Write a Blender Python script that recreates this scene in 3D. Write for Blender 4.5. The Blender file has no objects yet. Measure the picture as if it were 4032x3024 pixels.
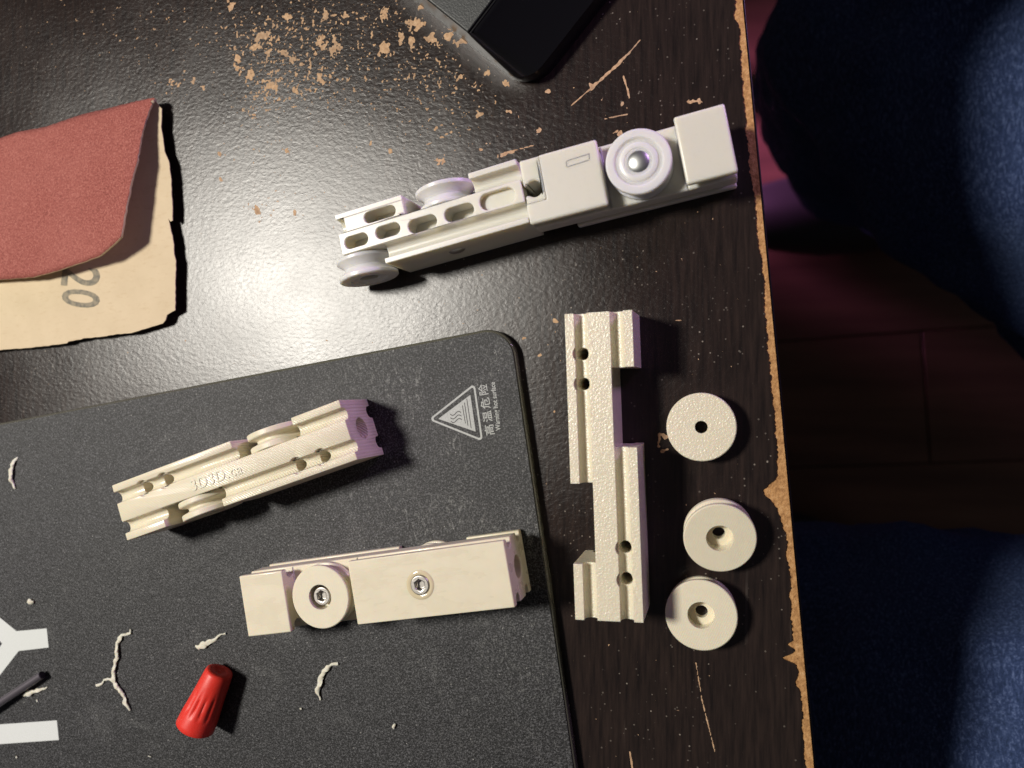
import bpy, bmesh, math, random
import numpy as np
from mathutils import Matrix, Vector, noise

random.seed(7)
rng = np.random.default_rng(11)
scene = bpy.context.scene
COL = scene.collection
MM = 0.001

# ------------------------------------------------------------------ camera
FPX = 3028.0            # focal length in photograph pixels (4032 wide)
CAM_H = 245.0           # lens height over the table top, mm
n = np.array([(2860 - 2016) / FPX, -(1524 - 1512) / FPX, -1.0]); n /= np.linalg.norm(n)
zc = -n
xc = np.array([1.0, 0, 0]); xc -= zc * (xc @ zc); xc /= np.linalg.norm(xc)
yc = np.cross(zc, xc)
ROT = np.array([xc, yc, zc])


def W(u, v, z=0.0):
    """the point at height z (mm) that the photograph shows at pixel (u, v)"""
    d = ROT @ np.array([(u - 2016) / FPX, -(v - 1512) / FPX, -1.0])
    t = (CAM_H - z) / -d[2]
    return Vector((d[0] * t, d[1] * t, z))


cam = bpy.data.cameras.new("camera")
cam_o = bpy.data.objects.new("camera", cam)
COL.objects.link(cam_o)
m = Matrix.Identity(4)
for i in range(3):
    for j in range(3):
        m[i][j] = ROT[i][j]
m[2][3] = CAM_H * MM
cam_o.matrix_world = m
cam.sensor_width = 36
cam.lens = 36 * FPX / 4032
cam.clip_start = 0.01
cam.clip_end = 20
cam.dof.use_dof = True
cam.dof.focus_distance = 0.252
cam.dof.aperture_fstop = 10.5
scene.camera = cam_o

# ------------------------------------------------------------------ light
world = bpy.data.worlds.new("World")
scene.world = world
world.use_nodes = True
world.node_tree.nodes["Background"].inputs[0].default_value = (0.74, 0.72, 0.80, 1)
world.node_tree.nodes["Background"].inputs[1].default_value = 0.06


def area_lamp(name, loc, target, size, power, color, spread=180):
    l = bpy.data.lights.new(name, 'AREA')
    l.shape = 'DISK'; l.size = size * MM; l.energy = power; l.color = color
    l.spread = math.radians(spread)
    o = bpy.data.objects.new(name, l)
    COL.objects.link(o)
    o.location = Vector(loc) * MM
    o.rotation_euler = (Vector(target) - Vector(loc)).to_track_quat('-Z', 'Y').to_euler()
    return o


area_lamp("ceiling_lamp", (-840, 190, 1210), (-100, 0, 0), 250, 24.8, (1.0, 0.95, 0.86))
area_lamp("purple_lamp", (330, 400, 120), (-90, 60, 20), 140, 0.085, (0.74, 0.42, 1.0), 38)
area_lamp("purple_lamp", (-330, 360, -675), (110, 300, -750), 120, 1.0, (0.80, 0.26, 0.72), 52)

scene.view_settings.view_transform = 'Standard'
scene.view_settings.look = 'None'
scene.view_settings.exposure = 0.0
scene.view_settings.gamma = 1.0
scene.cycles.use_denoising = True
scene.cycles.max_bounces = 6


# ------------------------------------------------------------------ materials
class NT:
    """small node-building helper; coordinates are in mm of the object"""
    def __init__(self, name):
        self.m = bpy.data.materials.new(name)
        self.m.use_nodes = True
        self.t = self.m.node_tree
        self.b = self.t.nodes["Principled BSDF"]
        tc = self.t.nodes.new("ShaderNodeTexCoord")
        mp = self.t.nodes.new("ShaderNodeMapping")
        mp.inputs["Scale"].default_value = (1000, 1000, 1000)
        self.t.links.new(tc.outputs["Object"], mp.inputs[0])
        self.co = mp.outputs[0]

    def n(self, kind, **kw):
        nd = self.t.nodes.new(kind)
        for k, v in kw.items():
            setattr(nd, k, v)
        return nd

    def l(self, a, b):
        self.t.links.new(a, b)

    def val(self, sock, v):
        if hasattr(v, 'is_output'):
            self.l(v, sock)
        else:
            sock.default_value = v

    def scaled(self, s, rot=(0, 0, 0)):
        mp = self.n("ShaderNodeMapping")
        mp.inputs["Scale"].default_value = s
        mp.inputs["Rotation"].default_value = rot
        self.l(self.co, mp.inputs[0])
        return mp.outputs[0]

    def noise(self, scale, detail=3, rough=0.55, co=None, dist=0.0):
        nd = self.n("ShaderNodeTexNoise")
        self.l(co or self.co, nd.inputs["Vector"])
        nd.inputs["Scale"].default_value = scale
        nd.inputs["Detail"].default_value = detail
        nd.inputs["Roughness"].default_value = rough
        nd.inputs["Distortion"].default_value = dist
        return nd.outputs[0]

    def voro(self, scale, feature='F1', co=None, out=0, rand=1.0):
        nd = self.n("ShaderNodeTexVoronoi", feature=feature)
        self.l(co or self.co, nd.inputs["Vector"])
        nd.inputs["Scale"].default_value = scale
        nd.inputs["Randomness"].default_value = rand
        return nd.outputs[out]

    def ramp(self, fac, pts):
        nd = self.n("ShaderNodeValToRGB")
        e = nd.color_ramp.elements
        while len(e) < len(pts):
            e.new(0.5)
        for k, (p, c) in enumerate(pts):
            e[k].position = p
            e[k].color = (c, c, c, 1) if isinstance(c, (int, float)) else (*c, 1)
        self.l(fac, nd.inputs[0])
        return nd.outputs[0]

    def math(self, op, a, b=0.0, clamp=False):
        nd = self.n("ShaderNodeMath", operation=op, use_clamp=clamp)
        self.val(nd.inputs[0], a); self.val(nd.inputs[1], b)
        return nd.outputs[0]

    def mix(self, fac, a, b):
        nd = self.n("ShaderNodeMix", data_type='RGBA')
        self.val(nd.inputs[0], fac)
        for s, v in ((nd.inputs[6], a), (nd.inputs[7], b)):
            self.val(s, (*v, 1) if isinstance(v, tuple) and len(v) == 3 else v)
        return nd.outputs[2]

    def bump(self, h, strength, dist_mm, prev=None):
        nd = self.n("ShaderNodeBump")
        nd.inputs["Strength"].default_value = strength
        nd.inputs["Distance"].default_value = dist_mm * MM
        self.l(h, nd.inputs["Height"])
        if prev is not None:
            self.l(prev, nd.inputs["Normal"])
        return nd.outputs[0]

    def out(self, base=None, rough=None, normal=None, metal=None, spec=None, sss=None, sss_mm=(1.6, 0.9, 0.45), coat=None):
        b = self.b.inputs
        if base is not None:
            self.val(b["Base Color"], (*base, 1) if isinstance(base, tuple) else base)
        if rough is not None:
            self.val(b["Roughness"], rough)
        if normal is not None:
            self.l(normal, b["Normal"])
        if metal is not None:
            b["Metallic"].default_value = metal
        if spec is not None:
            self.val(b["Specular IOR Level"], spec)
        if sss:
            b["Subsurface Weight"].default_value = sss
            b["Subsurface Radius"].default_value = sss_mm
            b["Subsurface Scale"].default_value = MM
        if coat:
            b["Coat Weight"].default_value = coat[0]
            b["Coat Roughness"].default_value = coat[1]
        return self.m


def mat_laminate():
    t = NT("table_laminate")
    grain = t.noise(0.5, 4, 0.6, t.scaled((1.6, 0.12, 1)))
    fine = t.noise(2.2, 3, 0.6)
    base = t.mix(t.ramp(grain, [(0.3, 0.0), (0.7, 1.0)]), (0.0105, 0.0080, 0.0078), (0.029, 0.0195, 0.0165))
    # pale dust and fine scuffs caught in the grain
    sp = t.voro(0.55, co=None)
    dots = t.ramp(t.voro(0.42), [(0.0, 1.0), (0.08, 1.0), (0.13, 0.0)])
    patch = t.ramp(t.noise(0.035, 3), [(0.47, 0.0), (0.68, 1.0)])
    dots2 = t.ramp(t.voro(0.23), [(0.0, 1.0), (0.05, 1.0), (0.08, 0.0)])
    dots = t.math('MAXIMUM', t.math('MULTIPLY', dots, patch), t.math('MULTIPLY', dots2, 0.3))
    scr = t.ramp(t.noise(0.12, 2, 0.5, t.scaled((5, 0.12, 1), (0, 0, 0.5))), [(0.70, 0.0), (0.75, 1.0)])
    scr = t.math('MULTIPLY', scr, 0.25)
    base = t.mix(t.math('MULTIPLY', dots, 0.75), base, (0.38, 0.33, 0.28))
    base = t.mix(t.math('MULTIPLY', scr, patch), base, (0.20, 0.17, 0.15))
    cell = t.voro(0.62, 'SMOOTH_F1', t.scaled((1, 1.35, 1), (0, 0, 0.3)))
    wrinkle = t.noise(0.55, 4, 0.65, t.scaled((1, 1.5, 1), (0, 0, 0.4)), 0.8)
    h = t.math('ADD', t.math('MULTIPLY', cell, 0.5), wrinkle)
    nrm = t.bump(h, 0.42, 0.14)
    nrm = t.bump(fine, 0.2, 0.03, nrm)
    rough = t.math('ADD', 0.265, t.math('MULTIPLY', t.noise(0.02, 3), 0.12))
    df = t.n("ShaderNodeBsdfDiffuse"); t.l(base, df.inputs["Color"]); t.l(nrm, df.inputs["Normal"])
    gl = t.n("ShaderNodeBsdfGlossy", distribution='BECKMANN'); t.l(rough, gl.inputs["Roughness"]); t.l(nrm, gl.inputs["Normal"])
    fr = t.n("ShaderNodeFresnel"); fr.inputs["IOR"].default_value = 1.55; t.l(nrm, fr.inputs["Normal"])
    mx = t.n("ShaderNodeMixShader"); t.l(fr.outputs[0], mx.inputs[0]); t.l(df.outputs[0], mx.inputs[1]); t.l(gl.outputs[0], mx.inputs[2])
    t.l(mx.outputs[0], t.t.nodes["Material Output"].inputs["Surface"])
    return t.m


def mat_bare():
    t = NT("bare_chipboard")
    c = t.ramp(t.noise(0.9, 4), [(0.25, (0.34, 0.20, 0.115)), (0.55, (0.54, 0.35, 0.21)), (0.8, (0.64, 0.48, 0.33))])
    c = t.mix(t.ramp(t.noise(0.16, 3), [(0.46, 0.0), (0.66, 0.38)]), c, (0.22, 0.165, 0.13))
    return t.out(c, 0.85, t.bump(t.noise(1.5, 4), 0.7, 0.3), spec=0.2)


def mat_edge():
    t = NT("chipboard_edge")
    c = t.ramp(t.noise(0.8, 4), [(0.25, (0.27, 0.13, 0.05)), (0.55, (0.50, 0.27, 0.11)), (0.8, (0.64, 0.40, 0.20))])
    return t.out(c, 0.85, t.bump(t.noise(1.6, 4), 0.9, 0.5), spec=0.2)


def mat_simple(name, col, rough, metal=0.0, spec=0.5, bump=None, var=0.0, sss=None):
    t = NT(name)
    base = col
    if var:
        base = t.mix(t.noise(bump[0] if bump else 1.0, 3), tuple(c * (1 - var) for c in col), tuple(min(1, c * (1 + var)) for c in col))
    nrm = t.bump(t.noise(bump[0], 3), bump[1], bump[2]) if bump else None
    return t.out(base, rough, nrm, metal, spec, sss)


def mat_print(name, col, mode):
    """printed cream plastic; mode says which face finish it has"""
    t = NT(name)
    base = t.mix(t.noise(0.25, 3), tuple(c * 0.93 for c in col), tuple(min(1, c * 1.04) for c in col))
    if mode == 'textured':
        h = t.voro(1.6, 'SMOOTH_F1')
        h2 = t.noise(2.0, 3, 0.6)
        nrm = t.bump(t.math('ADD', h, h2), 0.65, 0.18)
        rough = 0.22
    elif mode == 'ironed':
        w = t.n("ShaderNodeTexWave", wave_type='BANDS', bands_direction='X')
        t.l(t.scaled((1, 1, 0.0), (0, 0, -0.75)), w.inputs[0])
        w.inputs["Scale"].default_value = 0.42
        w.inputs["Distortion"].default_value = 1.2
        w.inputs["Detail"].default_value = 2
        w.inputs["Detail Scale"].default_value = 1.5
        sx = t.n("ShaderNodeSeparateXYZ"); t.l(t.co, sx.inputs[0])
        far = t.ramp(t.math('DIVIDE', sx.outputs[0], 92.0), [(0.35, 0.12), (0.62, 1.0)])
        side = t.n("ShaderNodeTexWave", wave_type='BANDS', bands_direction='Z')
        t.l(t.co, side.inputs[0]); side.inputs["Scale"].default_value = 0.8
        h = t.math('ADD', t.math('MULTIPLY', w.outputs[1], far), t.math('MULTIPLY', side.outputs[1], 0.15))
        h = t.math('ADD', h, t.math('MULTIPLY', t.noise(1.3, 3), t.math('MULTIPLY', far, 0.9)))
        nrm = t.bump(h, 0.6, 0.24)
        rough = 0.25
    elif mode == 'layers':
        w = t.n("ShaderNodeTexWave", wave_type='BANDS', bands_direction='Z')
        t.l(t.co, w.inputs[0]); w.inputs["Scale"].default_value = 0.55
        w.inputs["Distortion"].default_value = 0.5
        sm = t.ramp(t.noise(0.10, 3, 0.6, t.scaled((0.5, 1, 1.6))), [(0.45, 1.0), (0.6, 0.15)])
        h = t.math('ADD', t.math('MULTIPLY', w.outputs[1], 0.22), t.math('MULTIPLY', t.noise(1.2, 3, 0.6, t.scaled((0.25, 1, 1))), 0.8))
        nrm = t.bump(h, 0.13, 0.08)
        rough = t.math('ADD', 0.16, t.math('MULTIPLY', sm, 0.22))
    else:   # plain lines
        w = t.n("ShaderNodeTexWave", wave_type='BANDS', bands_direction='X')
        t.l(t.scaled((1, 1, 1), (0, 0, 0.42)), w.inputs[0]); w.inputs["Scale"].default_value = 0.5
        w.inputs["Distortion"].default_value = 0.6
        nrm = t.bump(t.math('ADD', t.math('MULTIPLY', w.outputs[1], 0.5), t.noise(1.0, 3)), 0.25, 0.12)
        rough = 0.36
    return t.out(base, rough, nrm, spec=0.5, sss=0.35)


def mat_plate():
    t = NT("plate_coating")
    f = t.noise(1.7, 2, 0.8)
    base = t.ramp(f, [(0.36, (0.0025, 0.0025, 0.003)), (0.51, (0.015, 0.015, 0.017)), (0.66, (0.105, 0.105, 0.112))])
    scuff = t.math('MULTIPLY', t.ramp(t.noise(0.035, 4, 0.6, None, 1.6), [(0.56, 0.0), (0.70, 1.0)]),
                   t.ramp(t.noise(2.6, 2, 0.7), [(0.50, 0.0), (0.62, 1.0)]))
    sx = t.n("ShaderNodeSeparateXYZ"); t.l(t.co, sx.inputs[0])
    ga = t.ramp(t.math('ADD', 0.5, t.math('DIVIDE', sx.outputs[0], 170.0)), [(0.02, 0.0), (0.30, 1.0)])
    gb = t.ramp(t.math('ADD', 1.0, t.math('DIVIDE', sx.outputs[1], 160.0)), [(0.15, 0.25), (0.65, 1.0)])
    ga = t.math('MULTIPLY', ga, gb)
    scr = t.math('MULTIPLY', t.ramp(t.noise(0.22, 4, 0.65, t.scaled((1.5, 0.7, 1), (0, 0, -0.9)), 2.2), [(0.52, 0.0), (0.64, 1.0)]),
                 t.ramp(t.noise(0.05, 3), [(0.42, 0.0), (0.56, 1.0)]))
    scr = t.math('MULTIPLY', scr, t.ramp(t.noise(1.9, 2, 0.7), [(0.44, 0.0), (0.56, 1.0)]))
    scuff = t.math('MAXIMUM', t.math('MULTIPLY', scuff, 0.30), t.math('MULTIPLY', t.math('MULTIPLY', scr, ga), 0.7))
    base = t.mix(t.math('MULTIPLY', scuff, 0.85), base, (0.33, 0.33, 0.32))
    dots = t.ramp(t.voro(0.30), [(0.0, 1.0), (0.045, 1.0), (0.07, 0.0)])
    base = t.mix(t.math('MULTIPLY', dots, 0.6), base, (0.45, 0.44, 0.42))
    nrm = t.bump(t.noise(1.6, 3, 0.8), 0.8, 0.25)
    return t.out(base, 0.50, nrm, spec=0.42)


def mat_denim():
    t = NT("denim")
    tw = t.noise(1.0, 2, 0.6, t.scaled((0.9, 0.28, 0.9), (0.2, 0.1, 0.75)))
    fl = t.noise(1.3, 3, 0.75)
    wear = t.noise(0.02, 3)
    k = t.math('ADD', t.math('MULTIPLY', tw, 0.55), t.math('MULTIPLY', fl, 0.45))
    base = t.ramp(k, [(0.34, (0.014, 0.026, 0.066)), (0.52, (0.034, 0.055, 0.140)), (0.70, (0.14, 0.19, 0.36))])
    base = t.mix(t.math('MULTIPLY', t.ramp(wear, [(0.45, 0.0), (0.7, 1.0)]), 0.18), base, (0.08, 0.12, 0.20))
    return t.out(base, 0.9, t.bump(k, 0.6, 0.5), spec=0.15)


def mat_floor():
    t = NT("floor_wood")
    g = t.noise(0.02, 4, 0.6, t.scaled((0.15, 1.5, 1)))
    base = t.ramp(g, [(0.3, (0.10, 0.052, 0.034)), (0.7, (0.20, 0.105, 0.065))])
    return t.out(base, 0.5, t.bump(g, 0.2, 0.4), spec=0.4)


def mat_grit():
    t = NT("red_grit")
    f = t.noise(1.5, 3, 0.85)
    worn = t.ramp(t.noise(0.03, 3), [(0.40, 0.0), (0.65, 1.0)])
    c = t.ramp(f, [(0.30, (0.15, 0.034, 0.028)), (0.50, (0.30, 0.078, 0.062)), (0.68, (0.48, 0.185, 0.15))])
    c = t.mix(t.math('MULTIPLY', worn, 0.22), c, (0.44, 0.16, 0.13))
    return t.out(c, 0.75, t.bump(f, 0.9, 0.25), spec=0.3)


def mat_paper():
    t = NT("backing_paper")
    c = t.mix(t.noise(0.08, 4, 0.65), (0.56, 0.45, 0.30), (0.68, 0.56, 0.39))
    c = t.mix(t.math('MULTIPLY', t.ramp(t.noise(0.9, 3, 0.6, t.scaled((0.35, 1, 1))), [(0.55, 0.0), (0.75, 1.0)]), 0.35), c, (0.48, 0.35, 0.20))
    return t.out(c, 0.85, t.bump(t.noise(0.5, 4), 0.35, 0.2), spec=0.2)


def mat_ink():
    t = NT("grey_ink")
    c = t.mix(t.ramp(t.noise(0.6, 3), [(0.35, 0.0), (0.6, 1.0)]), (0.17, 0.16, 0.13), (0.30, 0.26, 0.19))
    return t.out(c, 0.8, spec=0.2)


def mat_nylon(name, col):
    t = NT(name)
    d = t.ramp(t.noise(0.5, 4), [(0.55, 0.0), (0.8, 1.0)])
    base = t.mix(t.math('MULTIPLY', d, 0.18), col, tuple(c * 0.8 for c in (col[0], col[1] * 0.97, col[2] * 0.88)))
    specks = t.ramp(t.voro(0.5), [(0.0, 1.0), (0.04, 1.0), (0.07, 0.0)])
    base = t.mix(t.math('MULTIPLY', specks, 0.25), base, (0.35, 0.30, 0.20))
    return t.out(base, 0.33, t.bump(t.noise(0.7, 3), 0.12, 0.15), spec=0.5, sss=0.9, sss_mm=(3.6, 3.1, 2.2))


def mat_red():
    t = NT("red_plastic")
    c = t.mix(t.noise(0.4, 3), (0.64, 0.030, 0.020), (0.74, 0.045, 0.030))
    c = t.mix(t.math('MULTIPLY', t.ramp(t.noise(0.25, 4, 0.7), [(0.5, 0.0), (0.75, 1.0)]), 0.18), c, (0.80, 0.20, 0.16))
    return t.out(c, 0.42, t.bump(t.noise(1.6, 3), 0.2, 0.10), spec=0.4, sss=0.25, sss_mm=(1.5, 0.3, 0.2))


def mat_glass_edge():
    t = NT("glass_edge")
    t.b.inputs['Transmission Weight'].default_value = 0.85
    return t.out((0.62, 0.60, 0.47), 0.10, t.bump(t.noise(1.5, 2), 0.1, 0.05), spec=0.5)


def mat_blackbox(name, tex):
    t = NT(name)
    if tex:
        h = t.noise(1.6, 3, 0.65)
        return t.out((0.022, 0.025, 0.024), 0.42, t.bump(h, 0.6, 0.18), spec=0.6)
    s = t.ramp(t.noise(0.10, 2, 0.5, t.scaled((2.6, 0.012, 2.6))), [(0.70, 0.0), (0.73, 1.0)])
    c = t.mix(t.math('MULTIPLY', s, 0.20), (0.004, 0.004, 0.005), (0.10, 0.10, 0.11))
    return t.out(c, 0.28, spec=0.4)


CREAM = (0.73, 0.665, 0.515)
M_LAM = mat_laminate(); M_BARE = mat_bare(); M_EDGE = mat_edge()
M_BAND = mat_simple("edge_band", (0.016, 0.012, 0.014), 0.45)
M_WOODCORE = mat_simple("table_leg_paint", (0.02, 0.016, 0.014), 0.5)
M_TEX = mat_print("cream_textured", (0.73, 0.67, 0.525), 'textured')
M_IRON = mat_print("cream_ironed", CREAM, 'ironed')
M_LAYER = mat_print("cream_layers", CREAM, 'layers')
M_LINES = mat_print("cream_lines", (0.74, 0.68, 0.53), 'lines')
M_PLATE = mat_plate(); M_GLASS = mat_glass_edge()
M_WHITE = mat_simple("white_print", (0.62, 0.64, 0.64), 0.6, bump=(2.4, 0.35, 0.1), var=0.06)
M_GREYPRINT = mat_simple("grey_print", (0.42, 0.43, 0.42), 0.6, bump=(2.2, 0.6, 0.15), var=0.45)
M_DARKPRINT = mat_simple("dark_line", (0.035, 0.035, 0.035), 0.6)
M_DENIM = mat_denim(); M_FLOOR = mat_floor()
M_GRIT = mat_grit(); M_PAPER = mat_paper(); M_INK = mat_ink()
M_NYLON = mat_nylon("aged_nylon", (0.66, 0.64, 0.565)); M_NYLON_W = mat_nylon("white_nylon", (0.69, 0.68, 0.68))
M_STEEL = mat_simple("zinc_steel", (0.62, 0.63, 0.62), 0.38, 1.0, bump=(0.8, 0.15, 0.1))
M_SCREW = mat_simple("screw_steel", (0.55, 0.52, 0.48), 0.36, 1.0, bump=(1.2, 0.25, 0.1))
M_ROD = mat_simple("dark_rod_steel", (0.16, 0.145, 0.165), 0.34, 0.55, bump=(2.0, 0.2, 0.05))
M_RODEND = mat_simple("blackened_steel", (0.012, 0.011, 0.012), 0.6, 0.3)
M_RED = mat_red()
M_BOXT = mat_blackbox("black_textured_plastic", True); M_BOXS = mat_blackbox("black_smooth_plastic", False)
M_SHAVE = mat_simple("plastic_shaving", (0.66, 0.62, 0.52), 0.55, bump=(2.5, 0.6, 0.15), var=0.06, sss=0.2)
M_SHOE = mat_simple("dark_shoe", (0.02, 0.02, 0.022), 0.6)
M_GLUE = mat_simple("glossy_glue", (0.62, 0.53, 0.36), 0.12, bump=(0.8, 0.3, 0.2))


# ------------------------------------------------------------------ helpers
def tag(o, label=None, cat=None, group=None, kind=None):
    if label: o["label"] = label
    if cat: o["category"] = cat
    if group: o["group"] = group
    if kind: o["kind"] = kind
    return o


def empty(name, loc=(0, 0, 0), rot=None):
    o = bpy.data.objects.new(name, None)
    o.empty_display_size = 0.01
    mw = (rot.to_4x4() if rot is not None else Matrix.Identity(4))
    mw.translation = Vector(loc) * MM
    o.matrix_world = mw
    COL.objects.link(o)
    return o


def finish_mesh(me, angle=35):
    for p in me.polygons:
        p.use_smooth = True
    me.set_sharp_from_angle(angle=math.radians(angle))


def put(name, src, mat, parent=None, bevel=0.0, segs=2, angle=35, scale=True, bevel_angle=30, clamp=True):
    """link a bmesh or mesh (in mm) as one object"""
    if isinstance(src, bmesh.types.BMesh):
        me = bpy.data.meshes.new(name)
        bmesh.ops.recalc_face_normals(src, faces=src.faces)
        src.to_mesh(me); src.free()
    else:
        me = src; me.name = name
    if scale:
        me.transform(Matrix.Scale(MM, 4))
    finish_mesh(me, angle)
    for mm in (mat if isinstance(mat, (list, tuple)) else [mat]):
        me.materials.append(mm)
    o = bpy.data.objects.new(name, me)
    COL.objects.link(o)
    if parent is not None:
        o.parent = parent
    if bevel:
        bv = o.modifiers.new("edge", 'BEVEL')
        bv.width = bevel * MM; bv.segments = segs; bv.limit_method = 'ANGLE'
        bv.angle_limit = math.radians(bevel_angle); bv.harden_normals = False
        bv.use_clamp_overlap = clamp
    return o


def prism(poly, z0, z1, bm=None, mat_side=None):
    """closed prism over a polygon of (x, y) mm"""
    bm = bm or bmesh.new()
    lo = [bm.verts.new((p[0], p[1], z0)) for p in poly]
    hi = [bm.verts.new((p[0], p[1], z1)) for p in poly]
    k = len(poly)
    bm.faces.new(lo[::-1]); bm.faces.new(hi)
    for i in range(k):
        f = bm.faces.new((lo[i], lo[(i + 1) % k], hi[(i + 1) % k], hi[i]))
        if mat_side is not None: f.material_index = mat_side
    return bm


def extrude_x(poly, x0, x1):
    """closed prism of a (y, z) section along x"""
    bm = bmesh.new()
    a = [bm.verts.new((x0, p[0], p[1])) for p in poly]
    b = [bm.verts.new((x1, p[0], p[1])) for p in poly]
    k = len(poly)
    bm.faces.new(a); bm.faces.new(b[::-1])
    for i in range(k):
        bm.faces.new((a[(i + 1) % k], a[i], b[i], b[(i + 1) % k]))
    bmesh.ops.recalc_face_normals(bm, faces=bm.faces)
    return bm


def box_bm(x0, x1, y0, y1, z0, z1):
    return prism([(x0, y0), (x1, y0), (x1, y1), (x0, y1)], z0, z1)


def cyl_bm(c, r, d, axis='Z', seg=40):
    bm = bmesh.new()
    mt = Matrix.Translation(c)
    if axis == 'X': mt = mt @ Matrix.Rotation(math.pi / 2, 4, 'Y')
    if axis == 'Y': mt = mt @ Matrix.Rotation(math.pi / 2, 4, 'X')
    bmesh.ops.create_cone(bm, cap_ends=True, segments=seg, radius1=r, radius2=r, depth=d, matrix=mt)
    return bm


def obround_bm(cx, cy, L, w, z0, z1, ang=0.0, seg=10):
    pts = []
    r = w / 2
    for s, a0 in ((1, -math.pi / 2), (-1, math.pi / 2)):
        for i in range(seg + 1):
            a = a0 + math.pi * i / seg
            pts.append((s * (L / 2 - r) + r * math.cos(a), r * math.sin(a)))
    c, s = math.cos(ang), math.sin(ang)
    return prism([(cx + c * x - s * y, cy + s * x + c * y) for x, y in pts], z0, z1)


def lathe(prof, seg=72, close=True):
    """revolve (r, z) points round Z; a closed ring profile or one that starts and ends on the axis"""
    bm = bmesh.new()
    rings = []
    for r, z in prof:
        if r < 1e-6:
            rings.append([bm.verts.new((0, 0, z))])
        else:
            rings.append([bm.verts.new((r * math.cos(2 * math.pi * i / seg), r * math.sin(2 * math.pi * i / seg), z)) for i in range(seg)])
    k = len(prof)
    for q in range(k if close else k - 1):
        a, b = rings[q], rings[(q + 1) % k]
        for i in range(seg):
            j = (i + 1) % seg
            if len(a) == 1 and len(b) == 1: break
            if len(a) == 1: bm.faces.new((a[0], b[i], b[j]))
            elif len(b) == 1: bm.faces.new((a[i], a[j], b[0]))
            else: bm.faces.new((a[i], a[j], b[j], b[i]))
    bmesh.ops.recalc_face_normals(bm, faces=bm.faces)
    return bm


def carve(base, cutters):
    """base minus every cutter, as a mesh in mm"""
    def tmp(bm):
        me = bpy.data.meshes.new("t")
        bmesh.ops.recalc_face_normals(bm, faces=bm.faces)
        bm.to_mesh(me); bm.free()
        o = bpy.data.objects.new("t", me); COL.objects.link(o)
        return o
    b = tmp(base)
    cs = []
    for c in cutters:
        o = tmp(c) if isinstance(c, bmesh.types.BMesh) else c
        cs.append(o)
        md = b.modifiers.new("c", 'BOOLEAN')
        md.operation = 'DIFFERENCE'; md.solver = 'EXACT'; md.object = o
    bpy.context.view_layer.update()
    dg = bpy.context.evaluated_depsgraph_get()
    me = bpy.data.meshes.new_from_object(b.evaluated_get(dg))
    for o in [b] + cs:
        d = o.data
        bpy.data.objects.remove(o)
        bpy.data.meshes.remove(d)
    bm = bmesh.new(); bm.from_mesh(me)
    bmesh.ops.remove_doubles(bm, verts=bm.verts, dist=0.002)
    bmesh.ops.dissolve_degenerate(bm, dist=0.002, edges=bm.edges)
    bm.to_mesh(me); bm.free()
    return me


def bevelled(me, width, segs=2):
    o = bpy.data.objects.new("t", me); COL.objects.link(o)
    bv = o.modifiers.new("b", 'BEVEL'); bv.width = width; bv.segments = segs
    bv.limit_method = 'ANGLE'; bv.angle_limit = math.radians(30); bv.use_clamp_overlap = False
    bpy.context.view_layer.update()
    out = bpy.data.meshes.new_from_object(o.evaluated_get(bpy.context.evaluated_depsgraph_get()))
    bpy.data.objects.remove(o); bpy.data.meshes.remove(me)
    return out


def carve_mesh(me, cutters):
    bm = bmesh.new(); bm.from_mesh(me); bpy.data.meshes.remove(me)
    return carve(bm, cutters)


def text_bm(s, size, depth, bold=0.0, z=0.0, align='CENTER', spacing=1.0):
    """lettering as a bmesh in the xy plane (mm)"""
    cu = bpy.data.curves.new("t", 'FONT')
    cu.body = s; cu.size = size; cu.extrude = depth / 2; cu.align_x = align; cu.align_y = 'CENTER'
    cu.offset = bold; cu.resolution_u = 4; cu.space_character = spacing
    o = bpy.data.objects.new("t", cu); COL.objects.link(o)
    bpy.context.view_layer.update()
    me = bpy.data.meshes.new_from_object(o.evaluated_get(bpy.context.evaluated_depsgraph_get()))
    bpy.data.objects.remove(o); bpy.data.curves.remove(cu)
    bm = bmesh.new(); bm.from_mesh(me); bpy.data.meshes.remove(me)
    bmesh.ops.remove_doubles(bm, verts=bm.verts, dist=1e-4)
    bmesh.ops.translate(bm, verts=bm.verts, vec=(0, 0, z))
    return bm


def rot_z(a):
    return Matrix.Rotation(math.radians(a), 3, 'Z')


def resample(pts, step):
    out = []
    for a, b in zip(pts, pts[1:]):
        a, b = Vector(a), Vector(b)
        k = max(1, int((b - a).length / step))
        out += [a.lerp(b, i / k) for i in range(k)]
    out.append(Vector(pts[-1]))
    return out


# ------------------------------------------------------------------ floor
floor_root = tag(empty("floor", (0, 0, -740)), kind='structure')
FLOOR_ROT = math.radians(3.5)
for i in range(-9, 10):
    bm = bmesh.new()
    for k in range(2):
        x0 = -1500 + k * 1502 + (i % 3) * 260 - 300
        b2 = box_bm(x0, x0 + 1500, i * 153 + 52, i * 153 + 52 + 151.5, -14, -0.3 * (i % 2))
        me = bpy.data.meshes.new("plank"); b2.to_mesh(me); b2.free()
        me.transform(Matrix.Rotation(FLOOR_ROT, 4, 'Z'))
        o = put("plank", me, M_FLOOR, floor_root, bevel=1.0)
    bm.free()
bm = box_bm(-2200, 2200, -1700, 1700, -30, -14.5)
put("subfloor", bm, M_BAND, floor_root)

# ------------------------------------------------------------------ table
table = tag(empty("table", (0, 0, -740)), "worn black table top with chipped surface and exposed chipboard edge", "table")
TZ = 740.0
EDGE_PX = [(2880, -400), (2923, 0), (3023, 1000), (3079, 1663), (3113, 2000), (3205, 3024), (3250, 3500)]
ew = [W(u, v, 0) for u, v in EDGE_PX]


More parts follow.
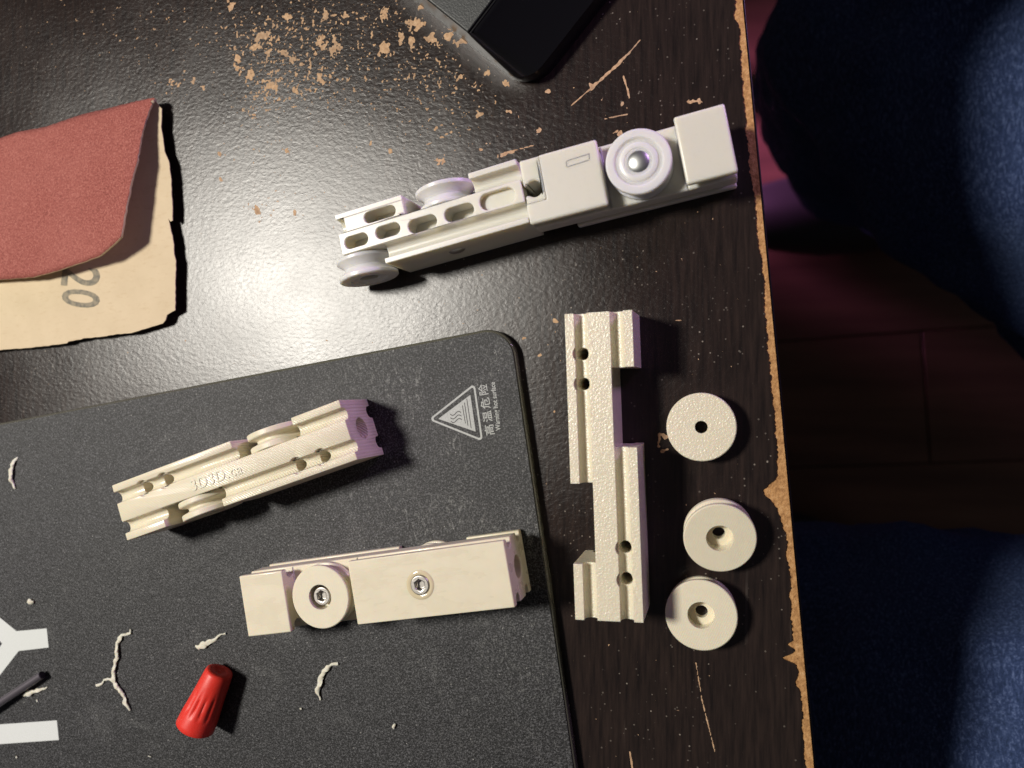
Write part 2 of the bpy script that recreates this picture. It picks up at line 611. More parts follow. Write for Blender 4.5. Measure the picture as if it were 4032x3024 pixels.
def edge_x(y):
    return float(np.interp(-y, [-p.y for p in ew], [p.x for p in ew]))


def strip_w(y):
    """width of the bare chipboard strip along the edge"""
    w = 2.35 + 0.75 * noise.noise((y * 0.05, 3.1, 0)) + 0.55 * noise.noise((y * 0.35, 1.7, 0)) + 0.5 * noise.noise((y * 1.3, 9.2, 0)) + 0.25 * noise.noise((y * 3.1, 4.2, 0))
    for (v, amp, wd) in ((1935, 3.6, 2.6), (1985, 1.6, 6.0), (2590, 3.9, 1.1), (2535, 1.8, 0.8), (2680, 1.2, 1.6), (2190, 0.8, 2.0), (40, 1.0, 1.5), (500, 0.6, 1.5)):
        yy = W(3080, v, 0).y
        w += amp * math.exp(-((y - yy) / wd) ** 2)
    return max(1.2, w)


ys = list(np.arange(420, 135, -6.0)) + list(np.arange(135, -130, -0.45)) + list(np.arange(-130, -421, -6.0))
right = [(edge_x(y) - strip_w(y), y) for y in ys]
lam = prism([(-1000, 420)] + right[0:1] + right[1:] + [(-1000, -420)], TZ - 0.45, TZ)
put("laminate_top", lam, M_LAM, table, angle=60)
core = bmesh.new()
ye = [420, 118, 0, -113, -420]
prism([(-1000, 420)] + [(edge_x(y), y) for y in ye] + [(-1000, -420)], TZ - 24, TZ - 0.47, core)
put("chipboard_core", core, M_EDGE, table)
band = bmesh.new()
prism([(edge_x(y) + 0.05, y) for y in ye] + [(edge_x(y) + 0.75, y) for y in ye[::-1]], TZ - 24, TZ - 1.6, band)
put("edge_band", band, M_BAND, table, bevel=0.2)
for x, y in ((-930, 350), (-930, -350), (-40, 360), (-40, -370)):
    bm = box_bm(x - 25, x + 25, y - 25, y + 25, 0, TZ - 24.2)
    put("leg", bm, M_WOODCORE, table, bevel=1.5)

# --- worn-through patches: the outline comes from a noise field, a little below the finish's gloss
BLOBS = [  # photograph pixel centre, spread, strength
    (1130, 200, 200, 150, 0.22), (1250, 330, 170, 120, 0.18), (1060, 340, 120, 90, 0.20), (1010, 120, 160, 130, 0.16),
    (1300, 80, 140, 110, 0.22), (1480, 120, 130, 130, 0.20), (1560, 40, 100, 60, 0.16), (1660, 250, 170, 130, 0.14),
    (1760, 230, 140, 130, 0.12), (800, 110, 260, 140, 0.14), (700, 335, 140, 60, 0.18), (960, 500, 150, 90, 0.14),
    (1100, 620, 250, 160, 0.10), (1500, 360, 260, 150, 0.15), (1850, 470, 180, 120, 0.13), (1880, 330, 90, 60, 0.12),
    (1030, 830, 100, 70, 0.18), (1200, 800, 160, 120, 0.10), (1700, 520, 300, 160, 0.09), (500, 120, 260, 160, 0.09),
    (2350, 430, 240, 150, 0.09), (1000, 420, 80, 50, 0.18), (2100, 1400, 160, 160, 0.05), (300, 60, 300, 160, 0.05)]
SPOTS = [  # single chips: centre, half axes, turn
    (1635, 92, 46, 26, -0.3), (1655, 32, 14, 24, 0.4), (1580, 150, 14, 36, 0.1), (1620, 155, 13, 24, -0.2), (1515, 195, 22, 30, 0.3),
    (1765, 145, 24, 26, 0.3), (1700, 150, 20, 24, 0.0), (1820, 165, 20, 22, 0.2), (1815, 305, 20, 13, 0.0), (1990, 320, 12, 24, -0.4),
    (1925, 280, 12, 18, 0.2), (1285, 60, 16, 24, 0), (1512, 62, 12, 26, 0.2), (1040, 150, 38, 28, 0.2), (1010, 170, 20, 30, 0.2),
    (935, 240, 15, 46, -0.2), (1140, 225, 40, 12, 0.6), (1260, 170, 30, 26, 0.3), (1315, 190, 26, 26, 0.3), (985, 300, 17, 30, 0),
    (1060, 340, 28, 20, 0.2), (1262, 308, 26, 17, 0.2), (1130, 60, 20, 14, 0.4), (1358, 60, 12, 12, 0), (1165, 360, 12, 14, 0),
    (1060, 210, 12, 18, 0), (910, 25, 14, 22, 0), (1010, 830, 13, 20, -0.4), (1162, 840, 8, 14, -0.5), (1128, 595, 16, 12, 0),
    (870, 710, 14, 9, 0.4), (868, 610, 8, 14, -0.2), (1890, 455, 14, 12, 0.3), (2005, 440, 14, 10, 0.3), (1715, 508, 6, 10, 0.2),
    (1730, 630, 20, 14, -0.2), (1755, 530, 24, 6, -0.5), (1690, 565, 12, 5, -0.4), (2118, 512, 10, 10, 0), (1540, 600, 9, 13, 0),
    (1975, 612, 26, 6, -0.4), (2010, 600, 12, 5, 0), (2330, 345, 14, 14, 0), (2160, 360, 10, 9, 0), (2015, 365, 6, 10, 0.4),
    (2595, 1745, 10, 26, 0.1), (2612, 1715, 14, 8, 0.6), (2612, 1775, 14, 8, -0.5), (2730, 400, 30, 6, -0.05), (2755, 402, 12, 12, 0),
    (2440, 525, 10, 12, 0), (2425, 520, 16, 6, -0.3), (2450, 410, 10, 8, 0), (2470, 425, 8, 8, 0), (2265, 750, 7, 9, 0),
    (1895, 590, 10, 6, 0), (730, 1340, 5, 5, 0), (1460, 560, 6, 12, 0.3), (2060, 1335, 9, 10, 0.3), (2120, 1400, 10, 6, 0), (2185, 1620, 6, 8, 0),
    (2190, 1265, 18, 7, 0.4), (680, 335, 30, 14, 0.1), (800, 345, 18, 10, 0.1), (760, 320, 10, 16, 0.1), (1200, 30, 9, 12, 0)]
SCRATCH = [((2250, 415), (2330, 345), 2.0), ((2330, 345), (2420, 265), 5), ((2420, 265), (2480, 205), 4.5), ((2480, 205), (2520, 158), 2),
           ((2455, 300), (2470, 350), 3), ((2470, 350), (2478, 385), 4), ((1960, 610), (2110, 570), 1.6), ((2380, 468), (2470, 450), 2), ((2740, 2610), (2765, 2760), 2.0),
           ((2765, 2760), (2815, 2960), 1.9), ((2480, 2960), (2490, 3024), 3), ((1840, 790), (1890, 810), 2.2),
           ((2290, 1300), (2230, 1390), 2.0), ((2650, 1260), (2690, 1263), 1.2)]
PX0, PX1, PY0, PY1, CELL = -285.0, 5.0, -125.0, 160.0, 0.30
gx = np.arange(PX0, PX1, CELL); gy = np.arange(PY0, PY1, CELL)
GX, GY = np.meshgrid(gx, gy)


def vnoise(x, y, seed):
    """smooth gradient noise on arrays"""
    r = np.random.default_rng(seed)
    ang = r.random((256, 256)) * 2 * np.pi
    xi = np.floor(x).astype(int); yi = np.floor(y).astype(int)
    fx = x - xi; fy = y - yi
    def g(ix, iy, dx, dy):
        a = ang[ix & 255, iy & 255]
        return np.cos(a) * dx + np.sin(a) * dy
    u = fx * fx * fx * (fx * (fx * 6 - 15) + 10); v = fy * fy * fy * (fy * (fy * 6 - 15) + 10)
    return ((g(xi, yi, fx, fy) * (1 - u) + g(xi + 1, yi, fx - 1, fy) * u) * (1 - v)
            + (g(xi, yi + 1, fx, fy - 1) * (1 - u) + g(xi + 1, yi + 1, fx - 1, fy - 1) * u) * v)


# picture position of every grid point, to look the traced marks up
cx_ = GX - 0.0; cyy = GY; czz = np.full_like(GX, -CAM_H)
cu = ROT[0][0] * cx_ + ROT[1][0] * cyy + ROT[2][0] * czz
cv = ROT[0][1] * cx_ + ROT[1][1] * cyy + ROT[2][1] * czz
cw = ROT[0][2] * cx_ + ROT[1][2] * cyy + ROT[2][2] * czz
UU = 2016 + FPX * cu / -cw; VV = 1512 - FPX * cv / -cw
field = 0.42 * vnoise(GX / 2.5, GY / 2.5, 1) + 0.52 * vnoise(GX / 1.15, GY / 1.15, 2) + 0.50 * vnoise(GX / 0.62, GY / 0.62, 3)
rag = 0.65 * vnoise(GX / 2.4, GY / 2.4, 5) + 0.50 * vnoise(GX / 1.0, GY / 1.0, 6)
dens = np.zeros_like(GX)
for (u, v, su, sv, a) in BLOBS:
    dens += a * np.exp(-((UU - u) / su) ** 2 - ((VV - v) / sv) ** 2)
F = np.full_like(GX, -9.0)
for (u, v, a, b, r) in SPOTS:
    c, s = math.cos(r), math.sin(r)
    du, dv = UU - u, VV - v
    q = ((c * du + s * dv) / a) ** 2 + ((c * dv - s * du) / b) ** 2
    F = np.maximum(F, 0.50 * (0.74 - np.sqrt(q)) + 1.05 * rag)
BASEF = field - 0.53 + 1.05 * np.minimum(dens, 0.32)
# keep a traced chip's ragged halo local
near = np.zeros_like(GX, dtype=bool)
for (u, v, a, b, r) in SPOTS:
    near |= ((UU - u) / (max(a, b) * 1.7)) ** 2 + ((VV - v) / (max(a, b) * 1.7)) ** 2 < 1
F = np.where(near, np.maximum(F, BASEF), BASEF)
for ((u0, v0), (u1, v1), w) in SCRATCH:
    L2 = (u1 - u0) ** 2 + (v1 - v0) ** 2
    t = np.clip(((UU - u0) * (u1 - u0) + (VV - v0) * (v1 - v0)) / L2, 0, 1)
    d = np.hypot(UU - u0 - t * (u1 - u0), VV - v0 - t * (v1 - v0))
    F = np.maximum(F, np.where(d < w * 2.5, 0.55 * (1 - d / w) + 0.75 * rag + 0.02, -1))
# marching squares
verts, faces, vid = [], [], {}


def gv(key, x, y):
    if key not in vid:
        vid[key] = len(verts)
        verts.append((x, y, TZ + 0.03))
    return vid[key]


S = F > 0
act = np.argwhere(S[:-1, :-1] | S[1:, :-1] | S[:-1, 1:] | S[1:, 1:])
for j, i in act:
    cs = [(j, i), (j, i + 1), (j + 1, i + 1), (j + 1, i)]
    poly = []
    for k in range(4):
        a, b = cs[k], cs[(k + 1) % 4]
        fa, fb = F[a], F[b]
        if fa > 0:
            poly.append(gv(a, gx[a[1]], gy[a[0]]))
        if (fa > 0) != (fb > 0):
            t = fa / (fa - fb)
            key = (a, b) if a < b else (b, a)
            poly.append(gv(key, gx[a[1]] + t * (gx[b[1]] - gx[a[1]]), gy[a[0]] + t * (gy[b[0]] - gy[a[0]])))
    if len(poly) >= 3:
        faces.append(poly)
me = bpy.data.meshes.new("worn_patch")
me.from_pydata(verts, [], faces)
o = put("worn_patch", me, M_BARE, table)
o["kind"] = "stuff"; o["label"] = "bare orange chipboard showing through chips and scratches"

# ------------------------------------------------------------------ build plate
PT = 4.0
pw = [W(0, 1665, PT), W(1950, 1290, PT), W(2270, 3024, PT)]
dir_top = (pw[1] - pw[0]).normalized()
# corner from the two straight edges
e1a, e1b = W(600, 1549, PT), W(1800, 1318, PT)
e2a, e2b = W(2075, 1700, PT), W(2268, 3024, PT)
d1 = (e1b - e1a).to_2d().normalized(); d2 = (e2b - e2a).to_2d().normalized()
den = d1.x * d2.y - d1.y * d2.x
r_ = (e2a - e1a).to_2d()
t_ = (r_.x * d2.y - r_.y * d2.x) / den
corner = e1a.to_2d() + d1 * t_
plate = tag(empty("build_plate", (corner.x, corner.y, 0), rot_z(math.degrees(math.atan2(d1.y, d1.x)))),
            "dark grey speckled glass build plate with hot surface warning print and rounded corner", "build plate")
RC = 10.0
turn = math.atan2(d1.x * d2.y - d1.y * d2.x, d1.dot(d2))      # angle from the top edge to the right edge
e2 = Vector((math.cos(turn), math.sin(turn)))
half = abs(turn) / 2
tl = RC * math.tan(half)
cen = Vector((-tl, 0)) + Vector((0, -RC))
arc = [cen + Vector((RC * math.sin(a), RC * math.cos(a))) for a in np.linspace(0, abs(turn), 16)]
poly = [Vector((-300, 0))] + arc + [e2 * 300, Vector((-300, 0)) + e2 * 300]
bm = prism([(p.x, p.y) for p in poly[::-1]], 0, PT - 0.35)
put("glass_sheet", bm, M_GLASS, plate, bevel=1.1, segs=5, bevel_angle=60)
ins = [Vector((-300, -0.9))] + [cen + (p - cen) * ((RC - 0.9) / RC) for p in arc] + [e2 * 300 + Vector((-0.9, 0)), Vector((-300, 0)) + e2 * 300]
bm = prism([(p.x, p.y) for p in ins[::-1]], PT - 0.34, PT)
put("coating", bm, M_PLATE, plate)
PLI = plate.matrix_world.inverted()


def pl(u, v, z=PT):
    p = PLI @ (W(u, v, z) * MM)
    return Vector((p.x, p.y)) / MM


def flat(name, polys, mat, h, parent=plate):
    bm = bmesh.new()
    for pp in polys:
        a = sum(p[0] * q[1] - q[0] * p[1] for p, q in zip(pp, pp[1:] + pp[:1]))
        prism(pp if a > 0 else pp[::-1], PT + 0.004, PT + h, bm)
    return put(name, bm, mat, parent)


# warning triangle (pixels of the photograph)
def c3(x, y):
    return pl(1600 + x / 3.319, 1250 + y / 3.319)


def round_poly(pts, r, seg=6):
    out = []
    k = len(pts)
    for i in range(k):
        p, a, b = pts[i], (pts[i - 1] - pts[i]).normalized(), (pts[(i + 1) % k] - pts[i]).normalized()
        ha = math.acos(max(-1, min(1, a.dot(b)))) / 2
        t = r / math.tan(ha)
        c = p + (a + b).normalized() * (r / math.sin(ha))
        s, e = p + a * t, p + b * t
        a0 = math.atan2(s.y - c.y, s.x - c.x); a1 = math.atan2(e.y - c.y, e.x - c.x)
        da = (a1 - a0 + math.pi) % (2 * math.pi) - math.pi
        out += [c + Vector((math.cos(a0 + da * q / seg), math.sin(a0 + da * q / seg))) * r for q in range(seg + 1)]
    return out


A3 = [c3(288, 1335), c3(893, 858), c3(1003, 1622)]
outer = round_poly(A3, 1.0)
cc = sum(A3, Vector((0, 0))) / 3
def inset(pts, d):
    out = []
    for i in range(3):
        a = (pts[i - 1] - pts[i]).normalized(); b = (pts[(i + 1) % 3] - pts[i]).normalized()
        ha = math.acos(a.dot(b)) / 2
        out.append(pts[i] + (a + b).normalized() * d / math.sin(ha))
    return out
inner = round_poly(inset(A3, 0.62), 0.55)
bm = bmesh.new()
k = len(outer)
for zz, up in ((PT + 0.03, True),):
    vo = [bm.verts.new((p.x, p.y, zz)) for p in outer]; vi = [bm.verts.new((p.x, p.y, zz)) for p in inner]
    for i in range(k):
        bm.faces.new((vo[i], vo[(i + 1) % k], vi[(i + 1) % k], vi[i]))
ring = put("warning_symbol", bm, M_GREYPRINT, plate)
flat("warning_triangle", [[tuple(p) for p in (c3(418, 1325), c3(836, 1012), c3(906, 1492))]], M_GREYPRINT, 0.03, ring)
lines = []
def strip(p, w):
    left, rightp = [], []
    for i, q in enumerate(p):
        d = (p[min(i + 1, len(p) - 1)] - p[max(i - 1, 0)]).normalized()
        nn = Vector((-d.y, d.x)) * w / 2
        left.append(tuple(q + nn)); rightp.append(tuple(q - nn))
    return left + rightp[::-1]
for a, b in (((733, 1150), (773, 1385)), ((760, 1112), (806, 1415)), ((790, 1062), (848, 1445))):
    lines.append(strip([c3(*a), c3(*b)], 0.28))
for oy in (0, 47, 94):
    pts = []
    for q in range(13):
        f = q / 12
        pts.append(c3(572 + 145 * f - 0.16 * oy * 0 + oy * 0.1, 1262 - 38 * f * 0 + oy + 22 * math.sin(f * 2 * math.pi) - 18 * f))
    lines.append(strip(pts, 0.30))
bm = bmesh.new()
for pp in lines:
    m_ = len(pp) // 2
    vs = [bm.verts.new((p[0], p[1], PT + 0.045)) for p in pp]
    for i in range(m_ - 1):
        bm.faces.new((vs[i], vs[i + 1], vs[2 * m_ - 2 - i], vs[2 * m_ - 1 - i]))
put("symbol_line", bm, M_DARKPRINT, ring)


def plate_text(name, s, p0, p1, size, mat, bold=0.0, spacing=1.0):
    a, b = c3(*p0), c3(*p1)
    d = (b - a)
    bm = text_bm(s, size, 0.02, bold, 0.0, spacing=spacing)
    xs = [v.co.x for v in bm.verts]
    k = d.length / (max(xs) - min(xs))
    mid = (max(xs) + min(xs)) / 2
    bmesh.ops.translate(bm, verts=bm.verts, vec=(-mid, 0, 0))
    bmesh.ops.scale(bm, verts=bm.verts, vec=(k, 1, 1))
    bmesh.ops.rotate(bm, verts=bm.verts, cent=(0, 0, 0), matrix=Matrix.Rotation(math.atan2(d.y, d.x), 3, 'Z'))
    c = (a + b) / 2
    bmesh.ops.translate(bm, verts=bm.verts, vec=(c.x, c.y, PT + 0.02))
    return put(name, bm, mat, plate)


plate_text("lettering", "\u9ad8\u6e29\u5371\u9669", (1107, 1535), (1003, 872), 3.5, M_GREYPRINT, 0.02, 1.28)
plate_text("lettering", "Warning hot surface", (1205, 1478), (1128, 845), 2.35, M_GREYPRINT, 0.03)
def c1(x, y):
    return tuple(pl(x / 2.458, 2350 + y / 2.458))
flat("logo_print", [[c1(-330, -70), c1(0, 202), c1(160, 332), c1(452, 305), c1(471, 490), c1(181, 524), c1(0, 757), c1(-160, 960), c1(-330, 960), c1(-90, 640), c1(0, 482), c1(21, 452), c1(0, 428), c1(-90, 330), c1(-330, 130)]], M_WHITE, 0.03)
flat("logo_print", [[c1(-330, 1258), c1(550, 1195), c1(570, 1385), c1(-330, 1448)]], M_WHITE, 0.03)

# ------------------------------------------------------------------ roller carriages
LBODY = 92.0


def section(lip=2.65, ridge=3.35, depth=3.1, hz=10.0, hw=10.0, chamfer=0.0):
    """(y, z) outline of the grooved bar, centred"""
    c = (hw - lip + ridge) / 2; r = (hw - lip - ridge) / 2
    top = [(-hw, hz), (-hw + lip, hz)]
    zc_ = hz - (depth - r)
    for i in range(9):
        a = math.pi + math.pi * i / 8
        top.append((-c + r * math.cos(a), zc_ + r * math.sin(a)))
    top.append((-ridge, hz))
    full = top + [(-y, z) for y, z in top[::-1]]
    return full + [(-y, -z) for y, z in full]


def carriage_body(L, recesses, holes=(), ends=(0, 1), extra=(), rec_depth=6.7, bolt=3.6):
    cut = []
    for (x0, x1, s) in recesses:
        cut.append(box_bm(x0, x1, min(s * (10 - rec_depth), s * 12), max(s * (10 - rec_depth), s * 12), -12, 12))
    for (x, y) in holes:
        cut.append(cyl_bm((x, y, 0), 1.85, 30, 'Z', 28))
        cut.append(cyl_bm((x, y, 12.6), 2.75, 8, 'Z', 28))
    for e in ends:
        cut.append(cyl_bm((0 if e == 0 else L, 0, 0), bolt, 22, 'X', 32))
    cut += list(extra)
    return carve(extrude_x(section(), 0, L), cut)


def wheel_bm(ro=10.2, ro2=None, t=6.5, hole=1.9, cb=4.0, cbd=4.2, groove=7.4, fl=2.0):
    """flanged pulley on the z axis, counterbored from the top"""
    ro2 = ro2 or ro
    p = [(hole, 0), (ro2 - 0.25, 0), (ro2, 0.25), (ro2, fl * 0.8), (ro2 - 0.3, fl), (groove + 0.4, t / 2 - 0.7), (groove, t / 2 - 0.3), (groove, t / 2 + 0.3), (groove + 0.4, t / 2 + 0.7),
         (ro - 0.3, t - fl), (ro, t - fl * 0.8), (ro, t - 0.25), (ro - 0.25, t)]
    if cb:
        p += [(cb, t), (cb, t - cbd), (hole, t - cbd)]
    else:
        p += [(hole, t)]
    return lathe(p)


def screw(name, parent, loc, rot=None, r=3.0, h=3.0, sink=0.0):
    """socket head cap screw, head upward on local z"""
    bm = cyl_bm((0, 0, h / 2), r, h, 'Z', 40)
    hexa = bmesh.new()
    bmesh.ops.create_cone(hexa, cap_ends=True, segments=6, radius1=1.7, radius2=1.7, depth=4, matrix=Matrix.Translation((0, 0, h + 0.3)))
    me = carve(bm, [hexa])
    o = put(name, me, M_SCREW, parent, bevel=0.35, segs=3)
    o.matrix_local = Matrix.Translation(Vector(loc) * MM) @ (rot.to_4x4() if rot is not None else Matrix.Identity(4))
    return o


ROT_PY = Matrix.Rotation(-math.pi / 2, 3, 'X')     # local z -> +y
ROT_MY = Matrix.Rotation(math.pi / 2, 3, 'X')      # local z -> -y


def add_wheel(parent, x, side, mat, bm, offset=3.45, with_screw=True, tilt=0.0):
    o = put("wheel", bm, mat, parent)
    r = (ROT_PY if side > 0 else ROT_MY) @ Matrix.Rotation(tilt, 3, 'Y')
    o.matrix_local = Matrix.Translation(Vector((x, side * offset, 0)) * MM) @ r.to_4x4()
    if with_screw:
        screw("screw", o, (0, 0, 2.5))
    return o


def place(root_name, c, ang, roll, z, label, cat, group):
    """carriage frame: local x along the bar starting at point c (mm), centred on its axis"""
    r = rot_z(ang) @ Matrix.Rotation(math.radians(roll), 3, 'X')
    o = empty(root_name, (c[0], c[1], z), r)
    return tag(o, label, cat, group)


GRP = "sliding door roller carriages on the table"
# --- upright bare body (no wheels), grooved face up, long axis down the picture
mid_top = (W(2223, 1236, 20) + W(2488, 1221, 20)) / 2
mid_bot = (W(2265, 2443, 20) + W(2534, 2449, 20)) / 2
d = (mid_bot - mid_top); L3 = d.length
p3 = place("roller_carriage", mid_top, math.degrees(math.atan2(d.y, d.x)), 0, 10, "bare cream printed roller body without wheels, standing upright beside the loose wheels", "roller carriage", GRP)
body = carriage_body(L3, [(16.5, 40, 1), (50.5, 74.3, -1)], [(12, -5.3), (21, -5.3), (L3 - 12, 5.3), (L3 - 21.3, 5.3)])
put("body", body, M_TEX, p3, bevel=0.4)

# --- cream carriage with engraved lettering, on the plate
q0 = W(400 + 132 / 1.907, 1530 + 935 / 1.907, 24); q1 = W(400 + 1850 / 1.907, 1530 + 308 / 1.907, 24)
d = q1 - q0; L1 = d.length
p1 = place("roller_carriage", q0, math.degrees(math.atan2(d.y, d.x)), 0, PT + 10, "cream printed carriage with raised letters and two edge-on wheels, on the grey plate", "roller carriage", GRP)
txt = text_bm("3D3D.ca", 5.3, 0.5, 0.02, 10.0, spacing=1.12)
bmesh.ops.translate(txt, verts=txt.verts, vec=(41.5, 0.0, 0))
k1 = L1 / 92
body = carriage_body(L1, [(17, 41, -1), (50.5, 74.5, 1)], [(12, 5.3), (21, 5.3), (L1 - 12, -5.3), (L1 - 21.3, -5.3)])
put("body", bevelled(body, 0.35), M_IRON, p1)
put("lettering", txt, M_LINES, p1)
add_wheel(p1, 29, -1, M_LINES, wheel_bm(), tilt=0.03)
add_wheel(p1, 62.5, 1, M_LINES, wheel_bm())

# --- cream carriage lying on its grooved side with a screwed wheel facing up
q0 = (W(900 + 80 / 1.784, 2050 + 388 / 1.784, 24) + W(900 + 130 / 1.784, 2050 + 820 / 1.784, 24)) / 2
q1 = (W(900 + 1945 / 1.784, 2050 + 135 / 1.784, 24) + W(900 + 2000 / 1.784, 2050 + 615 / 1.784, 24)) / 2
d = q1 - q0; L2 = d.length
p2 = place("roller_carriage", q0, math.degrees(math.atan2(d.y, d.x)), 90, PT + 10, "cream printed carriage lying on its side with two shiny screws and wheel facing up", "roller carriage", GRP)
cb = cyl_bm((L2 - 29, 10, 0), 4.1, 3.0, 'Y', 40)
body = carriage_body(L2, [(16.2, 40.2, 1), (50.5, 74.5, -1)], [(12, -5.3), (21, -5.3), (L2 - 12, 5.3), (L2 - 21.3, 5.3)], extra=[cb])
put("body", body, M_LAYER, p2, bevel=0.4, segs=3, clamp=False)
add_wheel(p2, 28.6, 1, M_LINES, wheel_bm(ro=10.1))
add_wheel(p2, 62.5, -1, M_LINES, wheel_bm())
screw("screw", p2, ((L2 - 29), 7.6, 0), ROT_PY, r=3.1, h=3.0)
glue = lathe([(3.2, 0.0), (4.6, 0.0), (4.3, 0.22), (3.7, 0.3), (3.2, 0.15)], 40)
go = put("glue_ring", glue, M_GLUE, p2)
go.matrix_local = Matrix.Translation(Vector((L2 - 29, 9.98, 0)) * MM) @ ROT_PY.to_4x4()

# --- old white carriage, right piece, wheel riveted on top
s = 2.304
def cA(x, y, z):
    return W(1980 + x / s, 380 + y / s, z)
q0 = (cA(120, 590, 20) + cA(265, 1155, 20)) / 2; q1 = (cA(2010, 65, 20) + cA(2135, 670, 20)) / 2
d = q1 - q0; LA = d.length
a2 = place("roller_carriage", q0, math.degrees(math.atan2(d.y, d.x)), 90, 10, "old white nylon roller piece with domed rivet wheel and jagged hole, nearest the table edge", "roller carriage", GRP)
notch = [cyl_bm((3.2, 0, -0.6), 2.5, 60, 'Y', 28), box_bm(-2, 3.2, -30, 30, -1.9, 1.0),
         box_bm(-1, 6.2, 9.45, 11, -12, 3.6), box_bm(-1, 11.5, -12, -7.2, -12, 12)]
body = carriage_body(LA, [(24.2, 47.0, 1)], [], ends=(), extra=notch, rec_depth=7.2)
put("body", body, M_NYLON, a2, bevel=0.7, segs=4, clamp=False)
mk = [(cA(575, 585, 20) - q0), (cA(782, 520, 20) - q0), (cA(785, 575, 20) - q0), (cA(580, 640, 20) - q0)]
ml = [(p.dot(d.normalized()), p.dot(Vector((-d.y, d.x, 0)).normalized())) for p in mk]
bm = bmesh.new()
for a_, b_ in zip(ml, ml[1:] + ml[:1]):
    va, vb = Vector(a_), Vector(b_)
    t_v = (vb - va).normalized() * 0.1; n_v = Vector((-t_v.y, t_v.x))
    q4 = [va - t_v + n_v, va - t_v - n_v, vb + t_v - n_v, vb + t_v + n_v]
    lo_ = [bm.verts.new((q.x, 9.95, -q.y)) for q in q4]; hi_ = [bm.verts.new((q.x, 10.06, -q.y)) for q in q4]
    bm.faces.new(hi_); bm.faces.new(lo_[::-1])
    for i in range(4):
        bm.faces.new((lo_[i], lo_[(i + 1) % 4], hi_[(i + 1) % 4], hi_[i]))
put("mould_mark", bm, M_NYLON, a2)
wc = W(2513, 633, 21)
wx = (wc - q0).dot(d.normalized())
pw_ = [(1.5, 0), (9.3, 0), (9.5, 0.3), (9.5, 1.3), (9.0, 1.7), (7.8, 2.6), (7.6, 3.4), (7.8, 4.2), (9.0, 5.4), (9.6, 5.9), (9.6, 7.3), (9.3, 7.7), (7.2, 7.7), (6.9, 7.3), (6.6, 7.0), (5.9, 7.0), (5.7, 7.4), (5.4, 7.6), (4.2, 7.6), (4.0, 7.4), (1.5, 7.4)]
wo = put("wheel", lathe(pw_), M_NYLON_W, a2)
wy = (wc - q0).dot(Vector((-d.y, d.x, 0)).normalized())
wo.matrix_local = Matrix.Translation(Vector((wx, 3.0, -wy)) * MM) @ ROT_PY.to_4x4()
dome = [(0, 8.2), (1.0, 8.15), (2.0, 7.95), (2.9, 7.6), (3.4, 7.2), (3.45, 6.5), (0, 6.5)]
put("rivet", lathe(dome[::-1], close=False), M_STEEL, wo)

# --- old white carriage, left piece, pocketed face up
s1 = 2.458
def cB(x, y, z):
    return W(1280 + x / s1, 600 + y / s1, z)
r0, r1 = cB(300, 855, 19.5), cB(1660, 448, 19.5)
d = (r1 - r0).normalized(); nrm_ = Vector((-d.y, d.x, 0))
x_start = (cB(150, 905, 20) - r0).dot(d)
org = r0 + d * x_start
def loc1(x, y, z=20):
    p = cB(x, y, z) - org
    return p.dot(d), p.dot(nrm_)
LB = loc1(1920, 420)[0]
a1 = place("roller_carriage", org, math.degrees(math.atan2(d.y, d.x)), 0, 10, "old white nylon roller piece with oval pockets and two edge-on grooved wheels", "roller carriage", GRP)
pockets = []
for (x, y, pL, pw2, dep) in ((300, 855, 8.5, 4.1, 7), (605, 757, 8.7, 4.1, 7), (940, 690, 9.9, 4.5, 7), (1295, 580, 9.9, 4.5, 7), (1665, 447, 11.6, 5.4, 2.2)):
    lx, ly = loc1(x, y)
    pockets.append(obround_bm(lx, ly, pL, pw2, 10 - dep, 12))
lx, ly = loc1(520, 607)
pockets.append(obround_bm(lx + 0.3, ly + 0.25, 11.2, 3.8, 2, 12))
xl = [loc1(560, 960)[0], loc1(765, 560)[0], loc1(1400, 300)[0]]
# fill the groove beside the two left pockets: a separate bar section there
secB = section(lip=1.7, ridge=3.5, depth=4.2)
base = extrude_x(secB, 0, LB)
me0 = bpy.data.meshes.new("t"); base.to_mesh(me0); base.free()
fill = box_bm(3.0, xl[1], 3.0, 9.9, -9, 9.97)
bmu = bmesh.new(); bmu.from_mesh(me0)
# union by boolean
ob_a = bpy.data.objects.new("t", me0); COL.objects.link(ob_a)
mf = bpy.data.meshes.new("t"); fill.to_mesh(mf); fill.free(); bmu.free()
ob_f = bpy.data.objects.new("t", mf); COL.objects.link(ob_f)
md = ob_a.modifiers.new("u", 'BOOLEAN'); md.operation = 'UNION'; md.solver = 'EXACT'; md.object = ob_f
bpy.context.view_layer.update()
meu = bpy.data.meshes.new_from_object(ob_a.evaluated_get(bpy.context.evaluated_depsgraph_get()))
for ob in (ob_a, ob_f):
    dd = ob.data; bpy.data.objects.remove(ob); bpy.data.meshes.remove(dd)
bb = bmesh.new(); bb.from_mesh(meu); bpy.data.meshes.remove(meu)
cut = [box_bm(-3, xl[0], -13, -3.6, -12, 12), box_bm(xl[1], xl[2], 3.6, 13, -12, 12)] + pockets
cut.append(cyl_bm((LB + 1.0, 0, 0), 3.4, 14, 'X', 28))
cut.append(box_bm(LB * 0.46, LB * 0.50, -8, -5, 8.0, 12))
body = carve(bb, cut)
bt = bmesh.new(); bt.from_mesh(body)
bmesh.ops.triangulate(bt, faces=bt.faces)
bt.to_mesh(body); bt.free()
put("body", body, M_NYLON, a1, bevel=0.2, segs=2, clamp=False)
